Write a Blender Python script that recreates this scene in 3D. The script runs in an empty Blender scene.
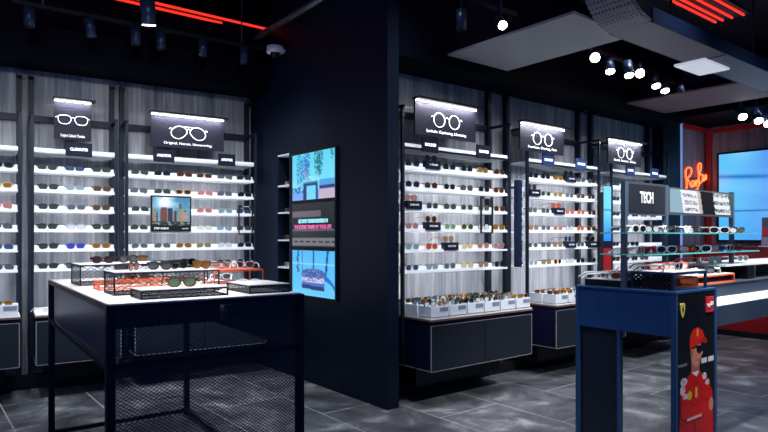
import bpy, math, random
from mathutils import Vector, Matrix
random.seed(7)
S = bpy.context.scene
COL = S.collection
R = math.radians
PI = math.pi

# ------------------------------------------------------------------ camera model
F, HZ, H = 605.0, 236.6, 1.40           # focal length in pixels, horizon row, eye height
YAW = R(51.7)
CA, SA = math.cos(YAW), math.sin(YAW)
def at_z(px, py, z=0.0):                 # point of a horizontal plane seen at a pixel
    d = F*(H-z)/(py-HZ); r = (px-384)/F*d
    return Vector((CA*d+SA*r, SA*d-CA*r, z))
def at_x(px, py, X):
    k = (px-384)/F; Y = (SA*X-k*CA*X)/(CA+k*SA); d = CA*X+SA*Y
    return Vector((X, Y, H-(py-HZ)*d/F))
def at_y(px, py, Y):
    k = (px-384)/F; X = (CA*Y+k*SA*Y)/(SA-k*CA); d = CA*X+SA*Y
    return Vector((X, Y, H-(py-HZ)*d/F))

# ------------------------------------------------------------------ materials
M = {}
def mat(name, col, rough=.5, metal=0., emit=None, es=0., trans=0., spec=.5, coat=0., ior=1.45):
    if name in M: return M[name]
    m = bpy.data.materials.new(name); m.use_nodes = True
    b = m.node_tree.nodes['Principled BSDF']
    b.inputs['Base Color'].default_value = (*col, 1)
    b.inputs['Roughness'].default_value = rough
    b.inputs['Metallic'].default_value = metal
    b.inputs['Specular IOR Level'].default_value = spec
    b.inputs['IOR'].default_value = ior
    b.inputs['Coat Weight'].default_value = coat
    if trans: b.inputs['Transmission Weight'].default_value = trans
    if emit:
        b.inputs['Emission Color'].default_value = (*emit, 1)
        b.inputs['Emission Strength'].default_value = es
    M[name] = m
    return m
def nd(m, t, **kw):
    n = m.node_tree.nodes.new(t)
    for k, v in kw.items(): setattr(n, k, v)
    return n
def lk(m, a, b): m.node_tree.links.new(a, b)

NAVY   = mat('navy_metal', (.006, .013, .040), .4, 0, spec=.3)
BLACK  = mat('black_metal', (.006, .007, .011), .45, 0, spec=.3)
POSTM  = mat('post_metal', (.005, .009, .020), .42, 0, spec=.25)
WHITE  = mat('white_acrylic', (.86, .88, .92), .35)
DECK   = mat('white_deck', (.9, .9, .92), .3)
GREYM  = mat('grey_metal', (.10, .12, .15), .4, .4)
BLUEP  = mat('blue_panel', (.015, .075, .23), .4, .1)
BLUEE  = mat('blue_edge', (.026, .085, .21), .38, .1)
SLATEP = mat('slate_panel', (.016, .026, .040), .42, 0, spec=.3)
ORANGE = mat('orange_metal', (.85, .16, .06), .45)
REDP   = mat('red_panel', (.32, .008, .012), .4)
SIGNM  = mat('sign_face', (.014, .015, .026), .5, spec=.12)
BULK   = mat('bulkhead_paint', (.0008, .002, .007), .6, spec=.06)
BLOCKM = mat('block_paint', (.002, .007, .020), .5, 0, spec=.22)
CEIL   = mat('ceiling_paint', (.006, .007, .018), .8)
SOFFIT = mat('soffit_paint', (.28, .29, .32), .7)
LINEW  = mat('white_line', (.9, .9, .9), .5, emit=(.9, .93, 1), es=.8)
TEXTW  = mat('white_print', (.9, .9, .92), .5)
TAGM   = mat('tag_face', (.008, .009, .022), .5, spec=.15)
TAGBL  = mat('tag_blue', (.01, .035, .14), .5)
LEDW   = mat('led_white', (1, 1, 1), .5, emit=(1, .93, .88), es=9)
LAMPW  = mat('lamp_glow', (1, 1, 1), .5, emit=(1, .95, .88), es=22)
LEDR   = mat('led_red', (.6, .02, .01), .5, emit=(1, .035, .02), es=1.1)
TRIMR  = mat('red_trim_light', (.10, .006, .010), .5, emit=(.6, .012, .012), es=.06)
LEDB   = mat('led_blue', (.2, .4, .8), .5, emit=(.3, .5, 1), es=.35)
MESHM  = mat('mesh_metal', (.045, .06, .085), .38, .4)
RISM   = mat('riser_wire', (.10, .11, .13), .4, .3)
NEON   = mat('neon_red', (1, .1, .03), .4, emit=(1, .09, .025), es=1.8)
NEONC  = mat('neon_core', (1, .4, .1), .4, emit=(1, .20, .05), es=2.0)
GLASSG = mat('shelf_glass', (.62, .93, .88), .03, trans=1., ior=1.45)
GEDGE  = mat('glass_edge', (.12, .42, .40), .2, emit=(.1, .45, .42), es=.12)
DOMEW  = mat('dome_white', (.9, .92, .95), .4)
COPPER = mat('worktop_edge', (.22, .13, .11), .35, .3)
EDGEL  = mat('cabinet_edge', (.28, .27, .30), .4, .3)
CABF   = mat('cabinet_front', (.012, .017, .026), .45, 0, spec=.3)
CABS   = mat('cabinet_side', (.004, .005, .030), .45, 0, spec=.25)
COUNTM = mat('counter_panel', (.030, .050, .085), .42, 0, spec=.35)
DKNAVY = mat('dark_navy_frame', (.010, .026, .07), .4, 0, spec=.3)
YELLOW = mat('badge_yellow', (.75, .62, .12), .5)
REDB   = mat('badge_red', (.62, .03, .04), .5)
SILVER = mat('silver', (.6, .6, .62), .3, .8)
BINM   = mat('bin_white', (.78, .83, .9), .45)
BINL   = mat('bin_label', (.22, .25, .36), .5)
VENT   = mat('vent_panel', (.6, .6, .65), .5, emit=(.8, .85, 1), es=.45)

def wood_mat(name, c1, c2, c3):
    m = mat(name, c1, .55)
    b = m.node_tree.nodes['Principled BSDF']
    tc = nd(m, 'ShaderNodeTexCoord'); mp = nd(m, 'ShaderNodeMapping')
    mp.inputs['Scale'].default_value = (34, 34, 1.1)
    lk(m, tc.outputs['Object'], mp.inputs['Vector'])
    n = nd(m, 'ShaderNodeTexNoise'); n.inputs['Scale'].default_value = 1; n.inputs['Detail'].default_value = 5
    n.inputs['Roughness'].default_value = .65
    lk(m, mp.outputs[0], n.inputs['Vector'])
    r = nd(m, 'ShaderNodeValToRGB')
    e = r.color_ramp.elements
    e[0].position = .37; e[0].color = (*c1, 1); e[1].position = .62; e[1].color = (*c3, 1)
    x = e.new(.5); x.color = (*c2, 1)
    n2 = nd(m, 'ShaderNodeTexNoise'); n2.inputs['Scale'].default_value = 1; n2.inputs['Detail'].default_value = 3
    mp2 = nd(m, 'ShaderNodeMapping'); mp2.inputs['Scale'].default_value = (9, 9, .8)
    lk(m, tc.outputs['Object'], mp2.inputs['Vector']); lk(m, mp2.outputs[0], n2.inputs['Vector'])
    ad = nd(m, 'ShaderNodeMix'); ad.inputs[0].default_value = .45
    lk(m, n.outputs['Fac'], ad.inputs[2]); lk(m, n2.outputs['Fac'], ad.inputs[3])
    lk(m, ad.outputs[0], r.inputs[0]); lk(m, r.outputs[0], b.inputs['Base Color'])
    return m
WOOD = wood_mat('grey_wood_panelling', (.10, .108, .128), (.215, .222, .25), (.37, .37, .385))
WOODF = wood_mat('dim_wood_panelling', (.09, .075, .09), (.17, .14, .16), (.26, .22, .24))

def floor_mat():
    m = mat('slate_tiles', (.05, .055, .065), .35)
    b = m.node_tree.nodes['Principled BSDF']
    tc = nd(m, 'ShaderNodeTexCoord')
    sp = nd(m, 'ShaderNodeSeparateXYZ'); lk(m, tc.outputs['Object'], sp.inputs[0])
    ax = nd(m, 'ShaderNodeMath', operation='ADD'); ax.inputs[1].default_value = .04 + .655*10
    ay = nd(m, 'ShaderNodeMath', operation='ADD'); ay.inputs[1].default_value = 13.0 - 4.05 + .65
    lk(m, sp.outputs['X'], ax.inputs[0]); lk(m, sp.outputs['Y'], ay.inputs[0])
    cb = nd(m, 'ShaderNodeCombineXYZ'); lk(m, ay.outputs[0], cb.inputs['X']); lk(m, ax.outputs[0], cb.inputs['Y'])
    br = nd(m, 'ShaderNodeTexBrick'); lk(m, cb.outputs[0], br.inputs['Vector'])
    br.offset = .5; br.inputs['Scale'].default_value = 1
    br.inputs['Brick Width'].default_value = 1.3; br.inputs['Row Height'].default_value = .655
    br.inputs['Mortar Size'].default_value = .006; br.inputs['Mortar Smooth'].default_value = .2
    br.inputs['Color1'].default_value = (.75, .75, .75, 1); br.inputs['Color2'].default_value = (1.15, 1.15, 1.15, 1)
    n = nd(m, 'ShaderNodeTexNoise'); n.inputs['Scale'].default_value = 2.6; n.inputs['Detail'].default_value = 9
    n.inputs['Roughness'].default_value = .68; n.inputs['Distortion'].default_value = .6
    lk(m, tc.outputs['Object'], n.inputs['Vector'])
    r = nd(m, 'ShaderNodeValToRGB'); e = r.color_ramp.elements
    e[0].position = .36; e[0].color = (.04, .045, .055, 1)
    e[1].position = .72; e[1].color = (.42, .43, .46, 1)
    x = e.new(.54); x.color = (.12, .128, .148, 1)
    lk(m, n.outputs['Fac'], r.inputs[0])
    mu = nd(m, 'ShaderNodeMix', data_type='RGBA', blend_type='MULTIPLY'); mu.inputs[0].default_value = 1
    lk(m, r.outputs[0], mu.inputs[6]); lk(m, br.outputs['Color'], mu.inputs[7])
    mx = nd(m, 'ShaderNodeMix', data_type='RGBA'); lk(m, br.outputs['Fac'], mx.inputs[0])
    lk(m, mu.outputs[2], mx.inputs[6]); mx.inputs[7].default_value = (.34, .33, .34, 1)
    lk(m, mx.outputs[2], b.inputs['Base Color'])
    rr = nd(m, 'ShaderNodeMapRange'); rr.inputs[3].default_value = .22; rr.inputs[4].default_value = .5
    lk(m, n.outputs['Fac'], rr.inputs[0]); lk(m, rr.outputs[0], b.inputs['Roughness'])
    bp = nd(m, 'ShaderNodeBump'); bp.inputs['Strength'].default_value = .12; bp.inputs['Distance'].default_value = .02
    lk(m, n.outputs['Fac'], bp.inputs['Height']); lk(m, bp.outputs[0], b.inputs['Normal'])
    return m
FLOOR = floor_mat()
def perf_mat():
    m = mat('perforated_metal', (.12, .13, .16), .5, .2)
    b = m.node_tree.nodes['Principled BSDF']
    tc = nd(m, 'ShaderNodeTexCoord'); mp = nd(m, 'ShaderNodeMapping'); mp.inputs['Scale'].default_value = (36, 36, 36)
    lk(m, tc.outputs['Object'], mp.inputs[0])
    v = nd(m, 'ShaderNodeTexVoronoi'); v.inputs['Scale'].default_value = 1; v.inputs['Randomness'].default_value = .05
    lk(m, mp.outputs[0], v.inputs['Vector'])
    r = nd(m, 'ShaderNodeValToRGB'); r.color_ramp.interpolation = 'CONSTANT'
    e = r.color_ramp.elements; e[0].color = (.004, .005, .01, 1); e[1].position = .3; e[1].color = (.14, .145, .18, 1)
    lk(m, v.outputs['Distance'], r.inputs[0]); lk(m, r.outputs[0], b.inputs['Base Color'])
    return m
PERF = perf_mat()
def paint_mat(name, emit, es=1.):
    m = bpy.data.materials.new(name); m.use_nodes = True
    b = m.node_tree.nodes['Principled BSDF']
    a = m.node_tree.nodes.new('ShaderNodeVertexColor'); a.layer_name = 'picture'
    if emit:
        b.inputs['Base Color'].default_value = (.01, .01, .01, 1)
        b.inputs['Roughness'].default_value = .25
        m.node_tree.links.new(a.outputs[0], b.inputs['Emission Color']); b.inputs['Emission Strength'].default_value = es
    else:
        m.node_tree.links.new(a.outputs[0], b.inputs['Base Color']); b.inputs['Roughness'].default_value = .45
    return m
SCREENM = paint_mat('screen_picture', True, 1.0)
PRINTM = paint_mat('printed_picture', False)

# ------------------------------------------------------------------ mesh builder
class MB:
    def __init__(s): s.v = []; s.f = []
    def box(s, x0, x1, y0, y1, z0, z1):
        n = len(s.v)
        s.v += [(x0,y0,z0),(x1,y0,z0),(x1,y1,z0),(x0,y1,z0),(x0,y0,z1),(x1,y0,z1),(x1,y1,z1),(x0,y1,z1)]
        s.f += [(n,n+3,n+2,n+1),(n+4,n+5,n+6,n+7),(n,n+1,n+5,n+4),(n+1,n+2,n+6,n+5),(n+2,n+3,n+7,n+6),(n+3,n,n+4,n+7)]
        return s
    def bar(s, a, b, w, h=None):         # square bar from a to b
        h = h or w
        a = Vector(a); b = Vector(b); d = (b-a).normalized()
        up = Vector((0,0,1)) if abs(d.z) < .9 else Vector((0,1,0))
        sx = d.cross(up).normalized()*w/2; sz = sx.cross(d).normalized()*h/2
        n = len(s.v)
        for p in (a, b):
            for q in (sx+sz, sx-sz, -sx-sz, -sx+sz): s.v.append(tuple(p+q))
        s.f += [(n,n+1,n+2,n+3),(n+7,n+6,n+5,n+4)]+[(n+i,n+4+i,n+4+(i+1)%4,n+(i+1)%4) for i in range(4)]
        return s
    def tube(s, pts, r, k=6, closed=False, axis=None):
        pts = [Vector(p) for p in pts]; n0 = len(s.v); N = len(pts)
        for i, p in enumerate(pts):
            a = pts[i-1] if (i or closed) else p
            b = pts[(i+1) % N] if (i < N-1 or closed) else p
            d = (b-a).normalized()
            up = Vector(axis) if axis else (Vector((0,0,1)) if abs(d.z) < .9 else Vector((0,1,0)))
            u = d.cross(up).normalized(); w = u.cross(d).normalized()
            rr = r[i] if isinstance(r, (list, tuple)) else r
            for j in range(k):
                t = 2*PI*j/k + PI/k
                s.v.append(tuple(p+(u*math.cos(t)+w*math.sin(t))*rr))
        for i in range(N if closed else N-1):
            i2 = (i+1) % N
            for j in range(k):
                j2 = (j+1) % k
                s.f.append((n0+i*k+j, n0+i*k+j2, n0+i2*k+j2, n0+i2*k+j))
        if not closed:
            s.f.append(tuple(n0+j for j in reversed(range(k))))
            s.f.append(tuple(n0+(N-1)*k+j for j in range(k)))
        return s
    def prism(s, pts, off):              # polygon extruded by off
        n = len(s.v); k = len(pts); off = Vector(off)
        s.v += [tuple(Vector(p)) for p in pts] + [tuple(Vector(p)+off) for p in pts]
        s.f += [tuple(range(n, n+k)), tuple(reversed(range(n+k, n+2*k)))]
        s.f += [(n+i, n+k+i, n+k+(i+1) % k, n+(i+1) % k) for i in range(k)]
        return s
    def mesh(s, name, m, smooth=False):
        me = bpy.data.meshes.new(name); me.from_pydata(s.v, [], s.f)
        if isinstance(m, str): m = M[m]
        me.materials.append(m)
        import bmesh
        b = bmesh.new(); b.from_mesh(me); bmesh.ops.recalc_face_normals(b, faces=b.faces); b.to_mesh(me); b.free()
        if smooth:
            for p in me.polygons: p.use_smooth = True
        return me
    def build(s, name, m, parent=None, smooth=False, bevel=0):
        o = bpy.data.objects.new(name, s.mesh(name, m, smooth)); COL.objects.link(o)
        if parent: o.parent = parent
        if bevel:
            bm = o.modifiers.new('bevel', 'BEVEL'); bm.width = bevel; bm.segments = 2; bm.limit_method = 'ANGLE'
        return o
def tag(o, label=None, cat=None, group=None, kind=None):
    if label: o['label'] = label
    if cat: o['category'] = cat
    if group: o['group'] = group
    if kind: o['kind'] = kind
    return o
def empty(name, loc, rz=0, label=None, cat=None, group=None):
    o = bpy.data.objects.new(name, None); COL.objects.link(o); o.empty_display_size = .05
    o.location = loc; o.rotation_euler = (0, 0, rz)
    return tag(o, label, cat, group)
def struct(name, mb, m): return tag(mb.build(name, m), kind='structure')
FONTS = {}
def text(name, s, size, m, parent, loc, rot=(R(90),0,0), depth=.0015, width=None, bold=0.):
    cu = bpy.data.curves.new('t', 'FONT'); cu.body = s; cu.size = size; cu.align_x = 'CENTER'; cu.align_y = 'CENTER'
    cu.extrude = depth; cu.offset = bold; cu.resolution_u = 3
    t = bpy.data.objects.new('t', cu); COL.objects.link(t)
    dg = bpy.context.evaluated_depsgraph_get()
    me = bpy.data.meshes.new_from_object(t.evaluated_get(dg)); bpy.data.objects.remove(t)
    if width:
        xs = [v.co.x for v in me.vertices]; k = width/(max(xs)-min(xs))
        for v in me.vertices: v.co.x *= k
    me.materials.clear(); me.materials.append(m); me.name = name
    o = bpy.data.objects.new(name, me); COL.objects.link(o); o.location = loc; o.rotation_euler = rot
    if parent: o.parent = parent
    return o
def pixel_panel(name, w, h, nx, nz, fn, m, parent=None, thick=.008):
    # flat panel in local xz facing -y, with a picture as a colour attribute; fn(u, v) u right, v down
    me = bpy.data.meshes.new(name); v = []; f = []; c = []
    for j in range(nz+1):
        for i in range(nx+1):
            v.append((w*i/nx, 0, h*(1-j/nz))); c.append(fn(i/nx, j/nz))
    for j in range(nz):
        for i in range(nx):
            a = j*(nx+1)+i; f.append((a, a+nx+1, a+nx+2, a+1))
    n = len(v); v += [(0,thick,0),(w,thick,0),(w,thick,h),(0,thick,h)]; c += [(.01,.01,.01)]*4
    bl, br_, tl, tr = nz*(nx+1), nz*(nx+1)+nx, 0, nx
    f += [(n, n+3, n+2, n+1), (n, n+1, br_, bl), (n+1, n+2, tr, br_), (n+2, n+3, tl, tr), (n+3, n, bl, tl)]
    me.from_pydata(v, [], f); me.materials.append(m)
    ca = me.color_attributes.new('picture', 'FLOAT_COLOR', 'POINT')
    for i, q in enumerate(c): ca.data[i].color = (q[0]**2.2, q[1]**2.2, q[2]**2.2, 1)
    o = bpy.data.objects.new(name, me); COL.objects.link(o)
    if parent: o.parent = parent
    return o

# ------------------------------------------------------------------ setting
# left wall is turned a little against the rest of the shop
AANG = R(-5.5)
AO = Vector((.895, 6.174, 0)); AU = Vector((math.cos(AANG), math.sin(AANG), 0)); AN = Vector((-math.sin(AANG), math.cos(AANG), 0))
def A(x, y=0, z=0): return AO + AU*x + AN*y + Vector((0,0,z))
BX = 3.042          # face of the central block
BY = 3.807          # its front
WY = 4.22           # right wall plane
XF = 9.6            # far wall
CZ = 3.95

struct('floor', MB().box(-4, 12, -4, 9, -.1, 0), FLOOR)
struct('ceiling', MB().box(-4, 12, -4, 9, CZ, CZ+.1), CEIL)
def wall_box(x0, x1, y0, y1, z0, z1):   # a box in the frame of the left wall
    mb = MB().box(x0, x1, y0, y1, z0, z1)
    mb.v = [tuple(A(p[0], p[1], p[2])) for p in mb.v]
    return mb
struct('wall_left', wall_box(-3.2, 2.17, .30, .38, 0, CZ), WOOD)
struct('trim_1', wall_box(-3.2, 2.15, -.12, .30, 2.955, CZ), BULK)
struct('wall_right', MB().box(3.16, 8.0, WY, WY+.08, 0, CZ), WOOD)
struct('trim_2', MB().box(3.16, 8.0, BY, WY, 2.885, CZ), BULK)
# central block with a lit niche in its face
NY0, NY1, NZ0, NZ1 = 5.40, 5.64, .86, 2.262
b = MB()
b.box(BX, 3.16, BY, 4.30, 0, CZ)
b.box(BX, 3.40, 4.30, NY0, 0, CZ).box(BX, 3.40, NY1, 6.40, 0, CZ)
b.box(BX, 3.40, NY0, NY1, 0, NZ0).box(BX, 3.40, NY0, NY1, NZ1, CZ)
b.box(3.30, 3.40, NY0, NY1, NZ0, NZ1)
struct('wall_center', b, BLOCKM)
PX = at_y(681, 150, 4.06).x
struct('wall_pier', MB().box(8.0, PX, 4.06, 4.30, 0, CZ), BLOCKM)
struct('trim_3', MB().box(PX-.02, PX+.012, 4.045, 4.06, .8, 3.0), LEDB)
struct('wall_niche', MB().box(PX, XF, WY, WY+.08, 0, CZ), WOODF)
struct('wall_far', MB().box(XF, XF+.1, -4, WY+.08, 0, CZ), WOODF)
struct('baseboard_right', MB().box(3.16, 8.0, 4.12, WY, 0, .10), BLACK)
struct('baseboard_left', wall_box(-3.2, 2.16, .2, .30, 0, .12), BLACK)
# red trims framing the far recess
b = MB().box(PX+.02, XF-.02, WY-.03, WY-.002, 2.98, 3.04).box(XF-.05, XF-.002, WY-.10, WY-.03, 0, 3.0).box(XF-.03, XF-.002, 1.5, WY-.1, 2.96, 3.02)
struct('trim_4', b, TRIMR)
struct('trim_5', MB().box(PX, XF, -4, WY, 3.06, 3.5), BULK)
# grey soffit running across the ceiling
struct('trim_6', MB().box(3.71, 4.50, 2.53, 3.80, 2.98, 3.0), SOFFIT)
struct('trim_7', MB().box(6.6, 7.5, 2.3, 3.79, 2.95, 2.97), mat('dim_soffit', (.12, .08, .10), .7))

# perforated air duct with a rounded end
def duct():
    z = 2.9
    a = at_z(615, 36, z); c = at_z(651, 22.6, z)
    y1, y0 = a.y, c.y
    x0 = at_z(612, 34, z).x
    o = empty('air_duct', (x0, y0, z), 0, 'long perforated grey metal air duct hanging under the ceiling', 'air duct')
    prof = [(4.6, 0), (0, 0)] + [(-.42*math.sin(t)+0, .42-.42*math.cos(t)) for t in [PI/2*i/8 for i in range(1, 9)]] + [(-.42, .7)]
    out = prof; inn = [(p[0]+ (0 if i == 0 else .03), p[1]+.03) for i, p in enumerate(prof)]
    poly = out + list(reversed(inn))
    W = y1-y0
    mb = MB(); n = len(out)
    for (px_, pz) in poly: mb.v.append((px_, 0, pz))
    for (px_, pz) in poly: mb.v.append((px_, W, pz))
    k = len(poly)
    for i in range(k): mb.f.append((i, (i+1) % k, k+(i+1) % k, k+i))
    for s0 in (0, k):
        for i in range(n-1): mb.f.append((s0+i, s0+i+1, s0+k-2-i, s0+k-1-i))
    mb.build('shell', PERF, o)
    for yy in (-.012, W): MB().box(0, 4.6, yy, yy+.012, 0, .11).build('side_flange', NAVY, o)
    for sx in (1.2, 2.9): MB().box(sx, sx+.015, 0, W, -.004, 0).build('seam', BLACK, o)
    q = at_z(702, 66, z)
    MB().box(q.x-x0-.24, q.x-x0+.24, q.y-y0-.13, q.y-y0+.13, -.02, 0).build('vent_panel', VENT, o)
    for hx in (.6, 2.2, 3.8): MB().box(hx, hx+.02, W/2, W/2+.02, .03, CZ-z).build('hanger', BLACK, o)
duct()
# red light lines
def red_lines(x0, x1, ys, z, label):
    o = empty('red_light_strip', ((x0+x1)/2, sum(ys)/len(ys), z), 0, label, 'ceiling light', None)
    for y in ys:
        MB().box(x0-(x0+x1)/2, (x1-x0)/2, y-sum(ys)/len(ys)-.007, y-sum(ys)/len(ys)+.007, -.02, 0).build('light_line', LEDR, o)
    MB().box(-(x1-x0)/2-.03, (x1-x0)/2+.03, ys[0]-sum(ys)/len(ys)-.05, ys[-1]-sum(ys)/len(ys)+.05, 0, .03).build('tray', BLACK, o)
    for s in (-.4, .4): MB().box(s*(x1-x0)-.01, s*(x1-x0)+.01, -.01, .01, .03, CZ-z).build('hanger', BLACK, o)
zc = 3.6
q0 = at_z(160, 3, zc); q1 = at_z(160, 17, zc)
red_lines(.2, at_z(278, 33, zc).x-.03, [q1.y+(q0.y-q1.y)*i/3 for i in range(4)], zc, 'four parallel red light lines over the left display wall')
zc = 3.75
ends = [at_z(px, py, zc) for px, py in ((744, 14), (732.5, 17), (723, 19.5), (716, 21.5))]
red_lines(4.6, sum(p.x for p in ends)/4, [p.y for p in ends], zc, 'four parallel red light lines above the perforated duct')

# conduit pipe
p0 = at_z(255, 38, 3.5); p1 = at_z(322, -2, 3.5)
tag(MB().tube([tuple(p0), tuple(p1+(p1-p0)*.6)], .03, 8).build('conduit', GREYM, smooth=True), 'grey metal conduit pipe crossing the dark ceiling', 'pipe')

# ------------------------------------------------------------------ ceiling spots
def spotlight(loc, aim, label, lit=0, group=None, length=.16, rad=.042, track_z=None):
    """lamp head: loc is the head centre"""
    loc = Vector(loc); aim = Vector(aim)
    o = empty('track_spotlight', loc, 0, label, 'spotlight', group)
    d = (aim-loc).normalized()
    MB().tube([tuple(-d*length/2), tuple(d*length/2)], rad, 14).build('lamp_head', mat('lamp_head_blue', (.018, .035, .085), .35, .2), o, True)
    MB().tube([tuple(d*(length/2)), tuple(d*(length/2+.006))], rad*.86, 14).build('lamp_lens', LAMPW if lit else BLACK, o)
    top = (track_z or loc.z+.14)-loc.z
    MB().box(-.012, .012, -.012, .012, 0, top).build('stem', NAVY, o)
    return o
def add_spot(loc, aim, power, cone=60, blend=.6, size=.05, col=(1, .96, .92)):
    l = bpy.data.lights.new('spot', 'SPOT'); l.energy = power; l.spot_size = R(cone); l.spot_blend = blend
    l.shadow_soft_size = size; l.color = col
    o = bpy.data.objects.new('spot_beam', l); COL.objects.link(o); o.location = loc
    o.rotation_euler = (Vector(aim)-Vector(loc)).to_track_quat('-Z', 'Y').to_euler()
    return o
# left track
TZ = 3.3
t0 = at_z(12, 1, TZ); t1 = at_z(262, 49, TZ)
o = empty('light_track', t0, 0, 'long black lighting track before the left display wall', 'lighting track')
MB().bar((0,0,0), tuple(t1-t0), .035, .03).build('rail', BLACK, o)
for k in (.1, .5, .9):
    p = (t1-t0)*k; MB().box(p.x-.006, p.x+.006, p.y-.006, p.y+.006, 0, CZ-TZ).build('hanger_wire', GREYM, o)
nm = ['first', 'second', 'third', 'fourth', 'fifth', 'sixth']
def on_track(px, a, b_, z):              # where a straight track is seen at column px
    best = None
    for i in range(401):
        p = a+(b_-a)*(i/400)
        d = CA*p.x+SA*p.y; r = SA*p.x-CA*p.y; e = abs(384+F*r/d-px)
        if best is None or e < best[0]: best = (e, p)
    return best[1]
for i, px in enumerate((29, 90, 136, 161, 203, 244)):
    p = on_track(px, t0-(t1-t0)*.3, t1+(t1-t0)*.2, TZ)
    loc = Vector((p.x, p.y, TZ-.10))
    aim = loc+Vector((.25 if i == 1 else .02, .2 if i == 1 else .05, -1))
    spotlight(loc, aim, f'dark cylindrical track spotlight hanging above the left wall, {nm[i]} from the left', 0, 'unlit spots of the left track', track_z=TZ)
# one big lit spot nearer the camera
p = at_z(148, 12, 3.25)
spotlight(p, p+Vector((.15, .25, -1)), 'glowing round spotlight below the red ceiling lines at upper left', 1, length=.2, rad=.06, track_z=CZ)
# centre spots
p = at_z(500, 22, 3.2)
spotlight(p, Vector((3.0, 1.8, 1.8)), 'single glowing spotlight beside the grey ceiling soffit', 1, track_z=3.38)
q0 = at_z(468, 0, 3.38); q1 = at_z(516, 14, 3.38)
o = empty('light_track', q0, 0, 'short black lighting track at the top beside the grey soffit', 'lighting track')
MB().bar((0,0,0), tuple(q1-q0), .035, .03).build('rail', BLACK, o)
MB().box(-.006, .006, -.006, .006, 0, CZ-3.38).build('hanger_wire', GREYM, o)
p = on_track(461, q0-(q1-q0)*2, q1, 3.38)
spotlight((p.x, p.y, 3.2), (p.x, p.y, 0), 'dark unlit spotlight at the top centre by the short track', 0, track_z=3.38)
# right track
q0 = at_z(590, 47, 3.22); q1 = at_z(697, 92, 3.22)
o = empty('light_track', q0, 0, 'black lighting track of bright spots below the perforated duct', 'lighting track')
MB().bar((0,0,0), tuple(q1-q0), .035, .03).build('rail', BLACK, o)
MB().box(-.006, .006, -.006, .006, 0, .2).build('hanger_wire', GREYM, o)
for i, (px, py, lit, cam) in enumerate(((595, 57, 1, 1), (609, 65, 1, 0), (628, 69, 1, 0), (640, 73, 1, 1), (655, 80, 1, 0), (664, 85, 1, 0), (680, 89, 0, 0), (689, 94, 1, 0))):
    p = at_z(px, py, 3.1)
    aim = (p*.4) if cam else (p+Vector((-.3, -.35, -1)))
    if cam: aim.z = 1.8
    spotlight(p, aim, 'dark spotlight with a sliver of glow at the far end of the duct track' if not lit else
              f'bright track spotlight below the perforated duct, {["first","second","third","fourth","fifth","sixth","","last"][i]} from the left', lit, 'spots of the track below the duct' if lit else None, track_z=3.2, rad=.05)
for i, (px, py) in enumerate(((741, 113), (757, 117), (766, 120))):
    p = at_z(px, py, 2.9)
    spotlight(p, p+Vector((-.6, -.5, -.8)), f'bright spotlight before the video wall at right, {nm[i]} from the left', 1, 'spots before the video wall', track_z=3.2, rad=.055)

# dome camera on the block
p = at_x(275, 53, BX-.11)
o = empty('security_camera', (p.x, p.y, p.z), 0, 'white dome security camera high on the dark central block', 'security camera')
MB().tube([(0,0,.07), (0,0,.062), (0,0,.0)], [.06, .085, .085], 18).build('housing', DOMEW, o, True)
MB().tube([(0,0,0), (0,0,-.02), (0,0,-.045), (0,0,-.055)], [.05, .046, .03, .008], 16).build('dome', BLACK, o, True)
MB().box(.05, .108, -.02, .02, .02, .05).build('bracket', DOMEW, o)

# ------------------------------------------------------------------ sunglasses
def outline(shape, n=14):
    P = []
    for i in range(n):
        t = 2*PI*i/n; c, s = math.cos(t), math.sin(t)
        if shape == 'aviator':
            x = .029*c; z = .024*s - .003
            x = .030*c - .0035*s
            if s < 0 and c < 0: x *= 1-.30*abs(s)
        elif shape == 'round':
            x = .0255*c; z = .0235*s
        elif shape == 'shield':
            x = .031*math.copysign(abs(c)**.8, c); z = .018*s
        else:
            x = .0265*math.copysign(abs(c)**.7, c); z = .0205*math.copysign(abs(s)**.75, s)
            x *= 1.08 if s > 0 else 1-.14*abs(s)
        P.append((x, z))
    return P
GM = {}
def gmesh(kind, shape, m, side=1):
    key = (kind, shape, m.name, side)
    if key in GM: return GM[key]
    P = outline(shape); mb = MB(); cx = .035
    thick = {'aviator': .0016, 'round': .0022, 'shield': .0034}.get(shape, .0042)
    if kind == 'frame':
        for s in (-1, 1):
            mb.tube([(s*(x+cx), .0, z) for x, z in P], thick, 4, True, axis=(0,1,0))
            mb.bar((s*.062, 0, .011), (s*.071, .006, .012), thick*2, thick*3)
        mb.tube([(-.010, 0, .007), (0, -.002, .011), (.010, 0, .007)], thick, 5)
        if shape == 'aviator': mb.tube([(-.014, 0, .018), (.014, 0, .018)], thick, 4)
    elif kind == 'lens':
        pts = [(side*(x+cx), -.0006, z) for x, z in P]
        mb.prism(pts, (0, .0012, 0))
    elif kind == 'temple':
        x = side*.070
        mb.tube([(x, .006, .012), (x*.99, .06, .012), (x*.97, .105, .008), (x*.95, .135, -.014)],
                [thick*1.15, thick, thick, thick*1.2], 5)
    elif kind == 'folded':
        z = .010 if side > 0 else .004
        mb.tube([(side*.070, .006, z), (side*.03, .012, z), (-side*.04, .014, z-.002), (-side*.058, .012, z-.014)], thick, 4)
    GM[key] = mb.mesh(kind if kind != 'folded' else 'temple', m)
    return GM[key]
def lensm(n, c, t=0): return mat('lens_'+n, c, .08, 0, spec=.8)
def framem(n, c, metal=0, r=.3): return mat('frame_'+n, c, r, metal)
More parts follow.
